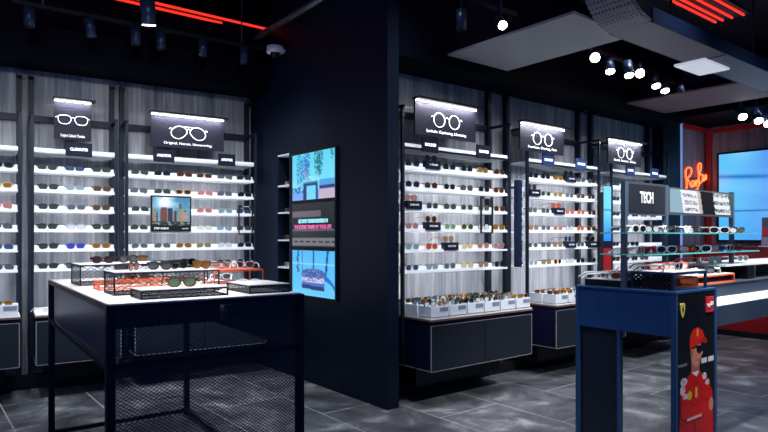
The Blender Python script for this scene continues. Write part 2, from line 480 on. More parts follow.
FR = {'black': framem('black', (.012,.012,.014)), 'tortoise': framem('tortoise', (.16,.06,.02)), 'gold': framem('gold', (.7,.48,.2), .9),
      'silver': framem('silver', (.6,.6,.62), .9), 'white': framem('white', (.85,.85,.86)), 'red': framem('red', (.62,.03,.02)),
      'orange': framem('orange', (.85,.2,.05)), 'blue': framem('blue', (.03,.1,.5)), 'pink': framem('pink', (.75,.3,.3)), 'grey': framem('grey', (.16,.17,.2))}
LE = {'green': lensm('green', (.035,.055,.042)), 'black': lensm('black', (.012,.013,.016)), 'brown': lensm('brown', (.06,.022,.01)),
      'grey': lensm('grey', (.09,.10,.11)), 'blue': lensm('blue', (.045,.075,.16)), 'violet': lensm('violet', (.06,.05,.32)),
      'amber': lensm('amber', (.22,.10,.01)), 'pink': lensm('pink', (.40,.17,.15)), 'clear': lensm('clear', (.62,.66,.68)),
      'paleblue': lensm('paleblue', (.22,.30,.36)), 'olive': lensm('olive', (.055,.06,.03)), 'tan': lensm('tan', (.26,.18,.10)),
      'lime': lensm('lime', (.16,.30,.15)), 'yellow': lensm('yellow', (.62,.55,.32)), 'red': lensm('red', (.5,.08,.03))}
NG = [0]
def glasses(loc, rz, fr, le, shape, label, group=None, parts=True, tilt=0, folded=False, scale=1):
    NG[0] += 1
    o = empty('sunglasses', loc, rz, label, 'sunglasses', group)
    if tilt: o.rotation_euler = (tilt, 0, rz)
    if scale != 1: o.scale = (scale,)*3
    def p(kind, m, side=1):
        q = bpy.data.objects.new('temple' if kind == 'folded' else kind, gmesh(kind, shape, m, side)); COL.objects.link(q); q.parent = o
    p('frame', FR[fr])
    for s in (-1, 1):
        p('lens', LE[le], s); p('folded' if folded else 'temple', FR[fr], s)
    return o
LN = {'paleblue': 'pale blue'}
def desc(fr, le): return f'{fr}-framed {LN.get(le, le)}-lensed'
ORD = ['first', 'second', 'third', 'fourth', 'fifth', 'sixth', 'seventh', 'eighth', 'ninth', 'tenth']

# ------------------------------------------------------------------ wall display bays
ROWZ = [1.978-.179*i for i in range(6)]
HEADZ = 2.152
SHELF_W = 1.9
SD = .26          # shelf depth
def shelf_mesh(w):
    b = MB(); b.box(0, w, 0, SD, 0, .016); return b
def riser_mesh(w):      # white stepped strip the glasses stand on
    b = MB()
    prof = [(.004, .016), (.004, .028), (.030, .028), (.034, .062), (.060, .062), (.060, .016)]
    b.prism([(0.004, y, z) for y, z in prof], (w-.008, 0, 0)); return b
def bay(origin, rz, w, name, label, cols, rows, phrase, group, wide=True, skip=(), tags={}, lifts=(), r_w=None):
    """rows: list of lists of (frame, lens, shape)"""
    o = empty('display_bay', origin, rz, label, 'display shelving', None)
    def T(x, y, z=0): return Vector(origin)+Vector((math.cos(rz)*x-math.sin(rz)*y, math.sin(rz)*x+math.cos(rz)*y, z))
    for x in (-.015, w+.015):
        MB().box(x-.013, x+.013, -.02, .006, .34, 2.515).build('front_post', POSTM, o)
        MB().box(x-.013, x+.013, -.02, SD, 2.49, 2.515).build('arm', POSTM, o)
        MB().box(x-.022, x+.022, SD-.02, SD+.035, 0, 2.895).box(x-.022, x+.022, SD-.10, SD, 2.86, 2.895).build('upright', POSTM, o)
    MB().box(0, w, SD-.0, SD+.02, 2.47, 2.53).build('crossbar', POSTM, o)
    h = MB().box(0, w, 0, SD, HEADZ, HEADZ+.016).box(0, w, .0, .02, HEADZ, HEADZ+.045).build('header_shelf', WHITE, o)
    for i, z in enumerate(ROWZ):
        kk = .62 if rz else 1.2
        al = bpy.data.lights.get('shelf_strip_%d' % int(w*1000))
        if al is None:
            al = bpy.data.lights.new('shelf_strip_%d' % int(w*1000), 'AREA'); al.shape = 'RECTANGLE'; al.size = w*.96; al.size_y = .012; al.energy = SHELF_W*w*kk; al.color = (.95, .97, 1)
        lo = bpy.data.objects.new('shelf_strip_light', al); COL.objects.link(lo)
        lo.location = T(w/2, .035, z-.006); lo.rotation_euler = (R(48), 0, rz)
        s = bpy.data.objects.new('shelf', SHM.setdefault(('s', w), shelf_mesh(w).mesh('shelf', WHITE))); COL.objects.link(s); s.parent = o; s.location = (0, 0, z)
        rw = w
        if r_w and i in r_w: rw = w*r_w[i]
        s2 = bpy.data.objects.new('riser', SHM.setdefault(('r', rw), riser_mesh(rw).mesh('riser', WHITE))); COL.objects.link(s2); s2.parent = s
    pitch = w/cols
    for i, row in enumerate(rows):
        for j, g in enumerate(row):
            if g is None or (i, j) in skip: continue
            fr, le, sh = g
            x = pitch*(j+.5)+random.uniform(-.008, .008); z = ROWZ[i]+.028+.0235; y = .010
            extra = ''
            if (i, j) in tags:
                z = ROWZ[i]+.115; y = .028; extra = ''
            lab = f'{desc(fr, le)} sunglasses, {ORD[j]} along the {ORD[i]} glasses shelf of the {phrase}'
            if (i, j) in tags: lab = f'{desc(fr, le)} sunglasses raised on a tag, {ORD[i]} shelf, {phrase}'
            glasses(T(x, y, z), rz+random.uniform(-.12, .12), fr, le, sh, lab, group, scale=1.18)
    for (i, j), txt in tags.items():
        x = pitch*(j+.5); t = empty('name_tag', T(x, -.006, ROWZ[i]+.016), rz, f'small dark name tag, {ORD[i]} glasses shelf, {ORD[j]} place, {phrase}', 'shelf tag', None)
        MB().box(-.085, .085, -.012, .046, 0, .070).build('block', TAGM, t)
        text('lettering', txt, .024, TEXTW, t, (0, -.0135, .035), width=.10)
    return o, T
SHM = {}
def header_tag(T, x, rz, txt, label, blue=False, w=.17, z=HEADZ-.012, h=.125):
    t = empty('header_tag', T(x, -.0065, z), rz, label, 'shelf tag')
    MB().box(-w/2, w/2, -.006, .006, 0, h).build('plate', TAGBL if blue else TAGM, t)
    text('lettering', txt, .036, LINEW, t, (0, -.008, h*.5), width=w*.68, bold=.0012)
def header_sign(T, x0, x1, rz, glyph, words, label, z0=2.285, z1=2.60):
    w = x1-x0
    t = empty('header_sign', T((x0+x1)/2, -.03, z0), rz, label, 'sign')
    MB().box(-w/2, w/2, -.006, .012, 0, z1-z0).build('panel', SIGNM, t)
    MB().box(-w/2-.01, w/2+.03, -.075, .02, z1-z0+.009, z1-z0+.026).build('light_hood', BLACK, t)
    MB().box(-w/2+.005, w/2-.005, -.018, -.010, z1-z0-.002, z1-z0+.007).build('light_bar', LEDW, t)
    g = MB(); cz = (z1-z0)*.52; s = 2.35 if w > .4 else 1.75; r = .0085 if w > .4 else .007
    k = s*1.10
    P = outline(glyph, 22)
    for sd in (-1, 1):
        g.tube([(sd*(px_+.036)*k, -.009, cz+pz*k*1.02) for px_, pz in P], r*.46, 5, True, axis=(0,1,0))
        g.tube([(sd*.066*k, -.009, cz+.012*k), (sd*.073*k, -.009, cz+.008*k)], r*.5, 5)
    g.tube([(-.009*k, -.009, cz+.008*k), (0, -.009, cz+.013*k), (.009*k, -.009, cz+.008*k)], r*.46, 5)
    if glyph == 'aviator': g.tube([(-.016*k, -.009, cz+.020*k), (.016*k, -.009, cz+.020*k)], r*.46, 5)
    g.build('glasses_emblem', LINEW, t)
    text('lettering', words, .034, LINEW, t, (0, -.008, .045 if w > .4 else .035), width=w*.66)
    ar = bpy.data.lights.new('sign_strip', 'AREA'); ar.shape = 'RECTANGLE'; ar.size = w*.95; ar.size_y = .006; ar.energy = 6.5*w/.7; ar.color = (1, .96, .95)
    lo = bpy.data.objects.new('sign_strip_light', ar); COL.objects.link(lo)
    lo.location = T((x0+x1)/2, -.03-.050, z1+.006); lo.rotation_euler = (R(24), 0, rz)
    return t
def cabinet(T, w, rz, label, seams=1, front=-.345, z0=.31, z1=.725):
    o = empty('wall_cabinet', T(0, 0, 0), rz, label, 'cabinet')
    MB().box(.0, w, front+.02, .29, z0, z1-.012).build('body', CABS, o)
    n = seams+1
    for i in range(n):
        MB().box(w*i/n+.003, w*(i+1)/n-.003, front, front+.02, z0+.003, z1-.055).build('door', CABF, o)
    e = MB().box(-.004, w+.004, front-.003, front+.002, z1-.05, z1-.044).box(-.004, .004, front-.004, front+.004, z0, z1-.05)
    e.box(w-.004, w+.004, front-.004, front+.004, z0, z1-.05).box(-.004, .0, front, .2, z0-.001, z0+.006).box(0, w, front-.002, front+.004, z0-.004, z0+.002)
    e.build('edge_trim', EDGEL, o)
    MB().box(-.01, w+.01, front-.01, .29, z1-.012, z1+.004).build('worktop_band', COPPER, o)
    MB().box(-.005, w+.005, front, .29, z1+.004, z1+.014).build('worktop', WHITE, o)
    MB().box(.10, w-.1, -.05, .29, .12, z0).build('plinth', BLACK, o)
    return o
def bins(T, w, rz, nx, ny, phrase, front=-.33, z=.739, pal=None, gph=None, per=2, y_pitch=.17, h=.095):
    bw = w/nx
    for j in range(ny):
        for i in range(nx):
            x0 = bw*i+.008; y0 = front+j*y_pitch
            row = ['front', 'middle', 'back'][j]
            b_ = empty('display_bin', T(x0+bw/2-.008, y0+.07, z), rz, f'white open tray of folded glasses, {ORD[i]} from the left, {row} row, {phrase}', 'tray')
            W = bw-.016; m = MB()
            m.box(-W/2, W/2, -.075, .075, 0, .008).box(-W/2, W/2, -.075, -.069, 0, h).box(-W/2, W/2, .069, .075, 0, h)
            m.box(-W/2, -W/2+.006, -.07, .07, 0, h).box(W/2-.006, W/2, -.07, .07, 0, h).build('tray_body', BINM, b_)
            MB().box(-W/2+.01, W/2-.01, -.068, .068, h-.035, h-.022).build('insert', WHITE, b_)
            if j == 0: MB().box(.0, W/2-.008, -.079, -.075, h-.045, h-.012).build('label_strip', BINL, b_)
            for k in range(per):
                fr, le, sh = random.choice(pal)
                xx = x0+bw*(.28+.5*k)-.004 if per > 1 else x0+bw*.5-.008
                side = ['left', 'right'][k] if per > 1 else 'middle'
                glasses(T(xx, y0+.05+random.uniform(-.015, .02), z+h+.012), rz+random.uniform(-.3, .3), fr, le, sh,
                        f'{desc(fr, le)} folded glasses, {side} in {row} tray {ORD[i]} from left, {phrase}', gph, folded=True, scale=1.0)

Aq, Wq, Rq, Sq = 'aviator', 'wayfarer', 'round', 'shield'
def rows_of(*spec):
    out = []
    for line in spec:
        r = []
        for t in line.split():
            if t == '-': r.append(None); continue
            a, b_, c = t.split('/'); r.append((a, b_, {'a': Aq, 'w': Wq, 'r': Rq, 's': Sq}[c]))
        out.append(r)
    return out
pal_mix = [('tortoise','brown',Wq),('black','green',Wq),('black','black',Rq),('gold','amber',Aq),('black','blue',Rq),('tortoise','amber',Rq),('silver','paleblue',Rq),('black','clear',Wq),('gold','brown',Rq)]

# bay 0 (cut by the left edge of the picture)
o, T0 = bay(tuple(A(-.802)), AANG, .68, 'bay', 'shelving bay cut off by the left edge of the picture', 3, rows_of(
    '- black/black/w black/black/w', '- tortoise/amber/w gold/amber/w', '- pink/pink/a pink/pink/a', '- grey/grey/a black/grey/a', '- black/blue/a grey/blue/a', '- black/grey/a black/grey/a'),
    'left-edge bay', 'sunglasses in the left-edge bay')
cabinet(T0, .68, AANG, 'dark floating cabinet at the left edge of the picture', 0)
bins(T0, .68, AANG, 3, 1, 'left-edge cabinet', pal=pal_mix, gph='folded glasses in the trays of the left-edge cabinet', per=1)
# bay 1
o, T1 = bay(tuple(A(0)), AANG, .665, 'bay', 'narrow shelving bay of three columns on the left wall', 3, rows_of(
    'black/green/w black/blue/w black/green/w', 'black/green/w silver/paleblue/w tortoise/olive/w', 'black/green/w grey/grey/w tortoise/olive/w',
    'black/green/w silver/clear/w black/olive/w', 'black/green/w blue/violet/w gold/amber/w', 'black/green/w black/grey/w black/brown/w'),
    'narrow left-wall bay', 'sunglasses in the narrow left-wall bay')
cabinet(T1, .665, AANG, 'dark floating cabinet behind the mesh table, under the narrow bay', 0)
header_sign(T1, .155, .46, AANG, Wq, 'Original. Cultural. Timeless.', 'small lit sign with a square glasses outline over the narrow left bay', 2.285, 2.63)
header_tag(T1, .36, AANG, 'CLUBMASTER', 'dark tag on the top shelf under the small square-glasses sign', w=.22)
# a clear stand with white frames on the cabinet
glasses(T1(.10, -.25, .765), AANG+.6, 'white', 'clear', Wq, 'white glasses on the floating cabinet behind the mesh table leg', None)
# bay 2
o, T2 = bay(tuple(A(.786)), AANG, 1.265, 'bay', 'wide shelving bay of six columns on the left wall', 6, rows_of(
    'black/green/a black/black/a tortoise/brown/a gold/brown/a black/grey/a black/black/a',
    'black/grey/a black/green/a gold/brown/w pink/pink/a black/grey/a black/black/a',
    'black/green/a - - gold/pink/a silver/paleblue/a black/blue/a',
    'black/green/a - - gold/clear/a grey/paleblue/a black/green/a',
    'silver/grey/a grey/grey/a gold/amber/a gold/tan/a silver/clear/a grey/black/a',
    'black/black/a black/brown/a black/grey/a silver/grey/a black/green/a black/black/a'),
    'wide left-wall bay', 'sunglasses in the wide left-wall bay')
cabinet(T2, 1.265, AANG, 'dark floating cabinet behind the mesh table, under the wide bay', 1)
header_sign(T2, .20, .925, AANG, Aq, 'Original. Heroic. Unwavering.', 'wide lit sign with an aviator glasses outline on the left wall')
header_tag(T2, .33, AANG, 'AVIATOR', 'dark tag under the left half of the aviator sign', w=.20)
header_tag(T2, .965, AANG, 'AVIATOR', 'dark tag under the right end of the aviator sign', w=.18)

# city picture in a black frame, standing on two shelves
def lerp(a, b_, t): return tuple(a[i]+(b_[i]-a[i])*t for i in range(3))
rs = random.Random(3)
CITY = [(rs.random(), rs.uniform(.03, .07), rs.uniform(.42, .7), rs.choice([(.35,.25,.22),(.2,.28,.36),(.5,.36,.25),(.15,.2,.28),(.55,.5,.42)])) for _ in range(26)]
CITY += [(.30, .07, .36, (.42,.25,.22)), (.47, .06, .38, (.16,.2,.3)), (.74, .03, .22, (.35,.3,.28)), (.76, .06, .40, (.6,.5,.42)), (.86, .08, .5, (.65,.55,.5))]
_h = [random.Random(11).random() for _ in range(1)]
_hr = random.Random(11); _T = [_hr.random() for _ in range(4096)]
def noise2(x, y, s=1):
    x *= 9*s; y *= 9*s
    def lat(i, j): return _T[(i*157+j*311) & 4095]
    i, j = math.floor(x), math.floor(y); fx, fy = x-i, y-j
    fx = fx*fx*(3-2*fx); fy = fy*fy*(3-2*fy)
    v = (lat(i,j)*(1-fx)+lat(i+1,j)*fx)*(1-fy)+(lat(i,j+1)*(1-fx)+lat(i+1,j+1)*fx)*fy
    return v*2-1
def noise_old(x, y, s=1):
    return (math.sin(x*12.9*s+y*4.1*s)+math.sin(x*5.3*s-y*9.7*s+1.3)+math.sin((x+y)*17.1*s+.7))/3
def city(u, v):
    sky = lerp((.22,.46,.56), (.42,.62,.68), v)
    cl = math.exp(-(((u-.33)/.22)**2+((v-.18)/.22)**2)) + .2*noise2(u, v)
    c = lerp(sky, (.9,.92,.95), max(0, min(1, cl*1.2)))
    for (x, w, t, col) in CITY:
        if abs(u-x) < w and v > t:
            k = .75+.35*((int(u*60)+int(v*50)) % 2); c = tuple(q*k for q in col)
    if v > .86: c = lerp((.1,.15,.18), (.7,.68,.5), max(0, noise2(u*2, v*3)))
    return c
def picture_frame(T, x0, x1, z0, z1, rz, label, y=-.035):
    w, h = x1-x0, z1-z0
    o = empty('picture_frame', T(x0, y, z0), rz, label, 'picture')
    MB().box(0, w, 0, .02, 0, h).build('backing', BLACK, o)
    p = pixel_panel('print', w-.03, h-.075, 46, 40, city, PRINTM, o, .003); p.location = (.015, -.004, .06)
    text('caption', 'STEP INSIDE', .026, TEXTW, o, (.10, -.002, .028), bold=.0008)
    text('caption', 'since 1937', .014, TEXTW, o, (w-.06, -.002, .028), bold=.0005)
    return o
pf0 = .786
picture_frame(T2, .200, .590, 1.452, 1.805, AANG, 'black framed city skyline picture before the aviator shelves')
def open_frame(T, x0, x1, z0, z1, rz, label, y=-.03):
    w, h = x1-x0, z1-z0
    o = empty('open_frame', T(x0, y, z0), rz, label, 'frame')
    f = .012
    MB().box(0, w, 0, .015, 0, f).box(0, w, 0, .015, h-f*2, h).box(0, f, 0, .015, f, h-f).box(w-f, w, 0, .015, f, h-f).build('frame_border', BLACK, o)
    text('caption', 'FEATURED', .016, TEXTW, o, (w/2, -.002, h-f))
    return o
open_frame(T2, 1.085, 1.245, 1.42, 1.73, AANG, 'thin black open frame at the right end of the wide left bay')

# right wall bays
o, U1 = bay((3.305, 3.92, 0), 0, 1.34, 'bay', 'shelving bay of six columns beside the dark central block', 6, rows_of(
    'black/black/r black/black/r black/black/r black/black/r gold/amber/r black/brown/r',
    'black/black/r black/brown/r black/black/r black/olive/r black/black/r tortoise/brown/r',
    'tortoise/pink/r black/green/r black/green/r grey/green/r black/grey/r tortoise/brown/r',
    'grey/pink/r tortoise/brown/r silver/lime/r gold/olive/r black/clear/r tortoise/amber/r',
    'silver/paleblue/r tortoise/red/r tortoise/tan/r gold/yellow/r gold/pink/r silver/pink/r',
    'silver/blue/r grey/paleblue/r grey/grey/r gold/yellow/r tortoise/tan/r black/black/r'),
    'near right-wall bay', 'round sunglasses in the near right-wall bay',
    tags={(0,1): 'ROUND', (2,0): 'ROUND METAL', (3,1): 'HEXAGONAL', (4,2): 'OVAL FLAT'}, r_w={4: .86, 5: .86})
cabinet(U1, 1.27, 0, 'dark two-door floating cabinet beside the central block', 1)
bins(U1, 1.27, 0, 6, 3, 'near cabinet', pal=pal_mix, gph='folded glasses in the trays of the near cabinet')
header_sign(U1, .10, .85, 0, Rq, 'Symbolic. Captivating. Liberating.', 'lit sign with a round glasses outline nearest the central block', 2.275, 2.565)
header_tag(U1, .30, 0, 'ROUND', 'dark tag under the left part of the round-glasses sign', w=.19)
header_tag(U1, .985, 0, 'ROUND', 'dark tag right of the round-glasses sign nearest the block', w=.19)
open_frame(U1, .93, 1.10, 1.43, 1.78, 0, 'thin black open frame in the near right-wall bay')
o, U2 = bay((4.955, 3.92, 0), 0, 1.255, 'bay', 'middle shelving bay of the right wall', 6, rows_of(
    'black/black/r black/black/r gold/amber/r black/black/r black/grey/r black/brown/r',
    'black/brown/r silver/green/r gold/tan/r grey/grey/r tortoise/brown/r black/brown/r',
    'black/grey/r black/green/r tortoise/red/r red/pink/r tortoise/red/r black/brown/r',
    'tortoise/tan/r grey/grey/r gold/pink/r black/clear/r tortoise/red/r tortoise/brown/r',
    'silver/grey/r black/grey/r tortoise/tan/r black/black/r black/grey/r black/black/r',
    'silver/paleblue/r black/tan/r gold/brown/r silver/clear/r black/black/r black/black/r'),
    'middle right-wall bay', 'round sunglasses in the middle right-wall bay',
    tags={(0,3): 'ROUND', (1,0): 'ROUND', (2,2): 'ROUND', (4,3): 'ROUND', (4,5): 'ROUND'}, r_w={5: .78})
cabinet(U2, 1.255, 0, 'dark floating cabinet half hidden by the blue cabinet', 1)
bins(U2, 1.255, 0, 6, 2, 'middle cabinet', pal=pal_mix, gph='folded glasses in the trays of the middle cabinet')
header_sign(U2, -.16, .56, 0, Rq, 'Fearless. Daring. Fun.', 'lit sign with a rounded glasses outline in the middle of the right wall', 2.265, 2.53)
header_tag(U2, .33, 0, 'ROUND', 'dark blue tag under the middle right-wall sign', True, w=.2)
header_tag(U2, .92, 0, 'ROUND', 'dark blue tag right of the middle right-wall sign', True, w=.2)
o, U3 = bay((6.50, 3.92, 0), 0, 1.30, 'bay', 'farthest shelving bay of the right wall behind the glass shelves', 6, rows_of(
    'black/black/w black/black/w - - - -', 'black/black/w black/black/w - - - -', 'black/black/w black/black/w black/black/w tortoise/red/w tortoise/amber/w -',
    'black/black/w black/grey/w - - - -', 'black/black/w black/grey/w black/black/w - - -', 'black/brown/w black/black/w black/black/w black/grey/w - -'),
    'farthest right-wall bay', 'sunglasses in the farthest right-wall bay')
cabinet(U3, 1.30, 0, 'dark floating cabinet at the far end of the right wall', 1)
header_sign(U3, -.13, .60, 0, Rq, 'Bold. Iconic. Free.', 'lit sign with a glasses outline farthest along the right wall', 2.255, 2.52)
header_tag(U3, .40, 0, 'JUNIOR', 'blue tag under the farthest lit sign', True, w=.19)
header_tag(U3, .98, 0, 'KIDS', 'blue tag right of the farthest lit sign', True, w=.19)

# dark scalloped side rack between the first two right bays
pX = at_y(511, 170, 3.90)
o = empty('side_rack', (4.745, 3.86, 1.10), 0, 'tall dark side rack with scalloped edge between right-wall bays', 'rack')
MB().box(-.015, .045, 0, .05, 0, .86).build('back_plate', NAVY, o)
for i in range(12):
    MB().tube([(.045, .025, .04+.07*i), (.062, .025, .04+.07*i)], .022, 8).build('peg', NAVY, o)
MB().box(.0, .012, .05, .36, .78, .80).build('bracket', NAVY, o)
# slim lit column between middle and farthest bay
o = empty('light_column', (6.14, 3.80, .95), 0, 'slim light column, glowing blue above and red below, between two bays', 'illuminated display')
MB().box(-.0, .17, .01, .05, 0, .95).build('casing', BLACK, o)
def bluecol(u, v): return lerp((.45,.85,1), (.1,.5,.95), max(0, (v-.45)/.55)) if not .42 < v < .44 else (.2,.5,.8)
p = pixel_panel('blue_screen', .15, .62, 4, 30, bluecol, SCREENM, o, .004); p.location = (.01, .004, .40)
MB().box(.01, .16, .002, .01, .07, .32).build('red_panel', REDP, o)
MB().box(.12, .15, .05, .42, .5, .54).build('wall_bracket', BLACK, o)

# ------------------------------------------------------------------ block: screens and niche
def scr_local(px): return at_x(px, 200, BX).y
Y0, Y1 = 4.518, 5.303
def rel(u, v): return u, v
rs2 = random.Random(5)
def screen_top(u, v):
    c = lerp((.36,.80,.92), (.50,.86,.96), v)
    # foliage cascades
    for (cx, cy, rx, ry, col) in ((.2,.35,.10,.4,(.15,.42,.72)), (.36,.28,.10,.36,(.2,.38,.72)), (.33,.42,.03,.06,(.75,.4,.5)), (.17,.37,.03,.05,(.75,.45,.6)), (.64,.2,.11,.34,(.05,.38,.42)), (.95,.08,.04,.14,(.1,.45,.4))):
        d = ((u-cx)/rx)**2+((v-cy)/ry)**2
        if d < 1 and noise2(u*4, v*3, 1.7) > -.15+.6*d-.3: c = lerp(c, col, .8)
    if v > .8: c = (.42,.62,.9)
    if u < .4 and .72 < v < .84 and noise2(u*3, v*2) > -.2: c = (.12,.42,.75)
    if u > .66:
        if .6 < v < .78: c = (.3,.6,.86)
        if .72 < v < .79: c = (.12,.2,.45)
        if v > .79: c = (.72,.66,.76)
    if .28 < u < .62 and v > .62:
        c = (.08,.2,.4)
        if .36 < u < .57 and v > .7: c = (.42,.8,.95)
        if v < .66: c = (.25,.5,.75)
    elif .3 < u < .66 and .5 < v < .62 and noise2(u*6, v*6) > .1: c = (.62,.9,.9)
    return c
def screen_low(u, v):
    c = lerp((.30,.70,.95), (.36,.76,.98), v)
    for (x, s, w) in ((.25, 0, .015), (.53, .02, .02), (.85, .09, .022)):
        if abs(u-(x-s*v)) < w and v < .6: c = (.05,.25,.55)
    if abs(u-.14-.03*noise2(u, v*3)) < .02 and v < .5: c = (.1,.32,.6)
    d = ((u-.52)/.29)**2+((v-.52)/.13)**2
    if d < 1: c = (.16,.34,.62) if noise2(u*5, v*7) < .2 else (.4,.5,.75)
    if .24 < u < .78 and .60 < v < .70: c = (.8,.75,.88) if noise2(u*8, v*5) > -.1 else (.3,.42,.7)
    if .24 < u < .78 and .70 < v < .86 and v < .70+.12+.08*u:
        c = (.18,.42,.75)
        if v > .74+.06*u: c = (.05,.16,.4)
    if .27 < v < .31: c = lerp(c, (.8,.9,1), .4)
    if u > .78 and v > .55 and abs((u-.78)**2*4+.0-(v-.6)) < .05: c = (.1,.4,.75)
    return c
def screen_mid(u, v):
    c = (.03,.04,.07)
    if .17 < v < .31 and u < .7: c = (.34,.35,.40) if noise2(u*9, v*9) < .35 else (.5,.28,.3)
    if .59 < v < .63: c = (.34,.36,.40)
    if v > .63: c = (.08,.10,.13)
    if .80 < v < .97: c = (.42,.42,.45) if not (.87 < v < .91 and int(u*20) % 3) else (.08,.08,.1)
    return c
def screen(name, z0, z1, fn, label, nx=60, nz=56):
    o = empty(name, (BX, Y1, z0), R(-90), label, 'screen')      # local x runs towards -Y, local -y points to -X
    w = Y1-Y0; h = z1-z0
    MB().box(0, w, -.022, -.001, 0, h).build('casing', BLACK, o)
    p = pixel_panel('display', w-.03, h-.03, nx, nz, fn, SCREENM, o, .003); p.location = (.015, -.026, .015)
    return o
screen('video_screen', 1.738, 2.215, screen_top, 'upper blue video screen on the central block, showing hanging flowers')
screen('video_screen', .822, 1.282, screen_low, 'lower blue video screen on the central block, showing a car')
o = screen('message_screen', 1.288, 1.732, screen_mid, 'dim middle screen with cyan and pink text between the blue screens')
CY = mat('cyan_glow', (.3,.8,.9), .5, emit=(.35,.85,1), es=.8); PK = mat('pink_glow', (.9,.2,.5), .5, emit=(.9,.12,.4), es=.6)
text('lettering', 'GET BOTH TRENDS DELIVERED IN', .05, CY, o, (.40, -.03, .258), width=.52, bold=.001)
text('lettering', 'THE ICONIC FRAME OF YOUR LIFE', .052, PK, o, (.39, -.03, .202), width=.66, bold=.001)
# niche shelves
NICHE = [2.246, 1.93, 1.652, 1.37, 1.09]
for i, z in enumerate(NICHE):
    t = MB().box(BX+.0, 3.30, NY0+.001, NY1-.001, z-.016, z).build('niche_shelf', WHITE)
    tag(t, f'small white shelf in the block niche, {["topmost","second from top","third from top","fourth from top","lowest"][i]}', 'shelf', 'small shelves of the block niche')
for i, (z, fr, le) in enumerate(((1.93, 'tortoise', 'tan'), (1.652, 'black', 'grey'), (1.37, 'tortoise', 'brown'), (1.09, 'silver', 'grey'))):
    glasses((BX+.05, 5.51, z+.0235), R(-90), fr, le, Wq, f'{desc(fr, le)} sunglasses on the {["second","third","fourth","lowest"][i]} shelf of the block niche', 'sunglasses in the block niche')

# ------------------------------------------------------------------ front mesh table
def mesh_panel(w, h, p, t=.0022, hp=None):     # expanded metal in local xz
    hp = hp or p*.75
    b = MB(); sl = hp/p
    n = int((w+h/sl)/p)+2
    for i in range(-int(h/sl/p)-1, int(w/p)+2):
        for sgn in (1, -1):
            x0 = i*p if sgn > 0 else i*p+h/sl; 
            # line x = x0 + sgn*z/sl
            za, zb = 0, h
            def X(z): return x0+sgn*z/sl
            # clip to 0..w
            if sgn > 0: za = max(0, (0-x0)*sl); zb = min(h, (w-x0)*sl)
            else: za = max(0, (x0-w)*sl); zb = min(h, x0*sl)
            if zb-za > .004: b.bar((X(za), 0, za), (X(zb), 0, zb), t, t)
    return b
TA = R(-2.6)
SIDEM = mat('side_panel', (.015, .03, .085), .3, .2)
TW, TL, TH = .978, 1.93, 1.10
TO = Vector((.69, 2.842, 0))
def TT(x, y, z=0): return TO+Vector((math.cos(TA)*x-math.sin(TA)*y, math.sin(TA)*x+math.cos(TA)*y, z))
o = empty('display_table', TO, TA, 'tall black display table with expanded mesh front and white top', 'display table')
ps = .038
for (x, y) in ((0,0), (TW-ps,0), (0,TL-ps), (TW-ps,TL-ps)):
    MB().box(x, x+ps, y, y+ps, 0, TH-.03).build('leg', POSTM, o)
MB().box(0, TW, 0, TL, TH-.03, TH-.006).build('top_frame', POSTM, o)
MB().box(.012, TW-.012, .012, TL-.012, TH-.006, TH).build('tabletop', DECK, o)
MB().box(.004, .012, .012, TL-.012, TH-.006, TH-.001).build('wood_edge', COPPER, o)
r = MB()
for z in (.80, .02):
    r.box(ps, TW-ps, .008, ps-.006, z, z+.028).box(ps, TW-ps, TL-ps+.006, TL-.008, z, z+.028)
    r.box(.006, ps-.008, ps, TL-ps, z, z+.028).box(TW-ps+.006, TW-.006, ps, TL-ps, z, z+.028)
r.build('rail', POSTM, o)
MB().box(.020, .032, .05, TL-.14, .81, TH-.03).build('side_panel', SIDEM, o)
MB().box(TW-.032, TW-.020, .05, TL-.14, .81, TH-.03).build('side_panel', SIDEM, o)
MB().box(.05, TW-.05, 1.1, 1.112, .83, TH-.03).build('back_panel', NAVY, o)
p = mesh_panel(TW-2*ps, TH-.08, .024, .0028, .017).build('mesh_panel', MESHM, o); p.location = (ps, .014, .05)
MB().bar((.1, .06, .955), (.17, .06, .925), .004).build('latch', SILVER, o)

def riser(loc, rz, w, d, h, m, label, meshed=True, top=True, name='display_riser', tp=None, cell=.038):
    o = empty(name, loc, rz, label, 'display riser')
    t = .007
    f = MB()
    for (x, y) in ((0,0), (w-t,0), (0,d-t), (w-t,d-t)): f.box(x, x+t, y, y+t, 0, h)
    for z in (0, h-t):
        f.box(t, w-t, 0, t, z, z+t).box(t, w-t, d-t, d, z, z+t).box(0, t, t, d-t, z, z+t).box(w-t, w, t, d-t, z, z+t)
    f.build('wire_frame', m, o)
    if meshed:
        hh = h-2*t
        q = mesh_panel(w-2*t, hh, cell, .002, cell*.6).build('mesh_side', m if m is ORANGE else RISM, o); q.location = (t, .004, t)
        q = mesh_panel(w-2*t, hh, cell, .002, cell*.6).build('mesh_side', m if m is ORANGE else RISM, o); q.location = (t, d-.005, t)
        q = mesh_panel(d-2*t, hh, cell, .002, cell*.6).build('mesh_side', m if m is ORANGE else RISM, o); q.location = (.004, t, t); q.rotation_euler = (0,0,R(90))
    if top: MB().box(.002, w-.002, .002, d-.002, h, h+.004).build('top_plate', tp or DECK, o)
    return o
TZt = TH
def on_table(x, y): 
    v = TT(x, y, TZt); return v
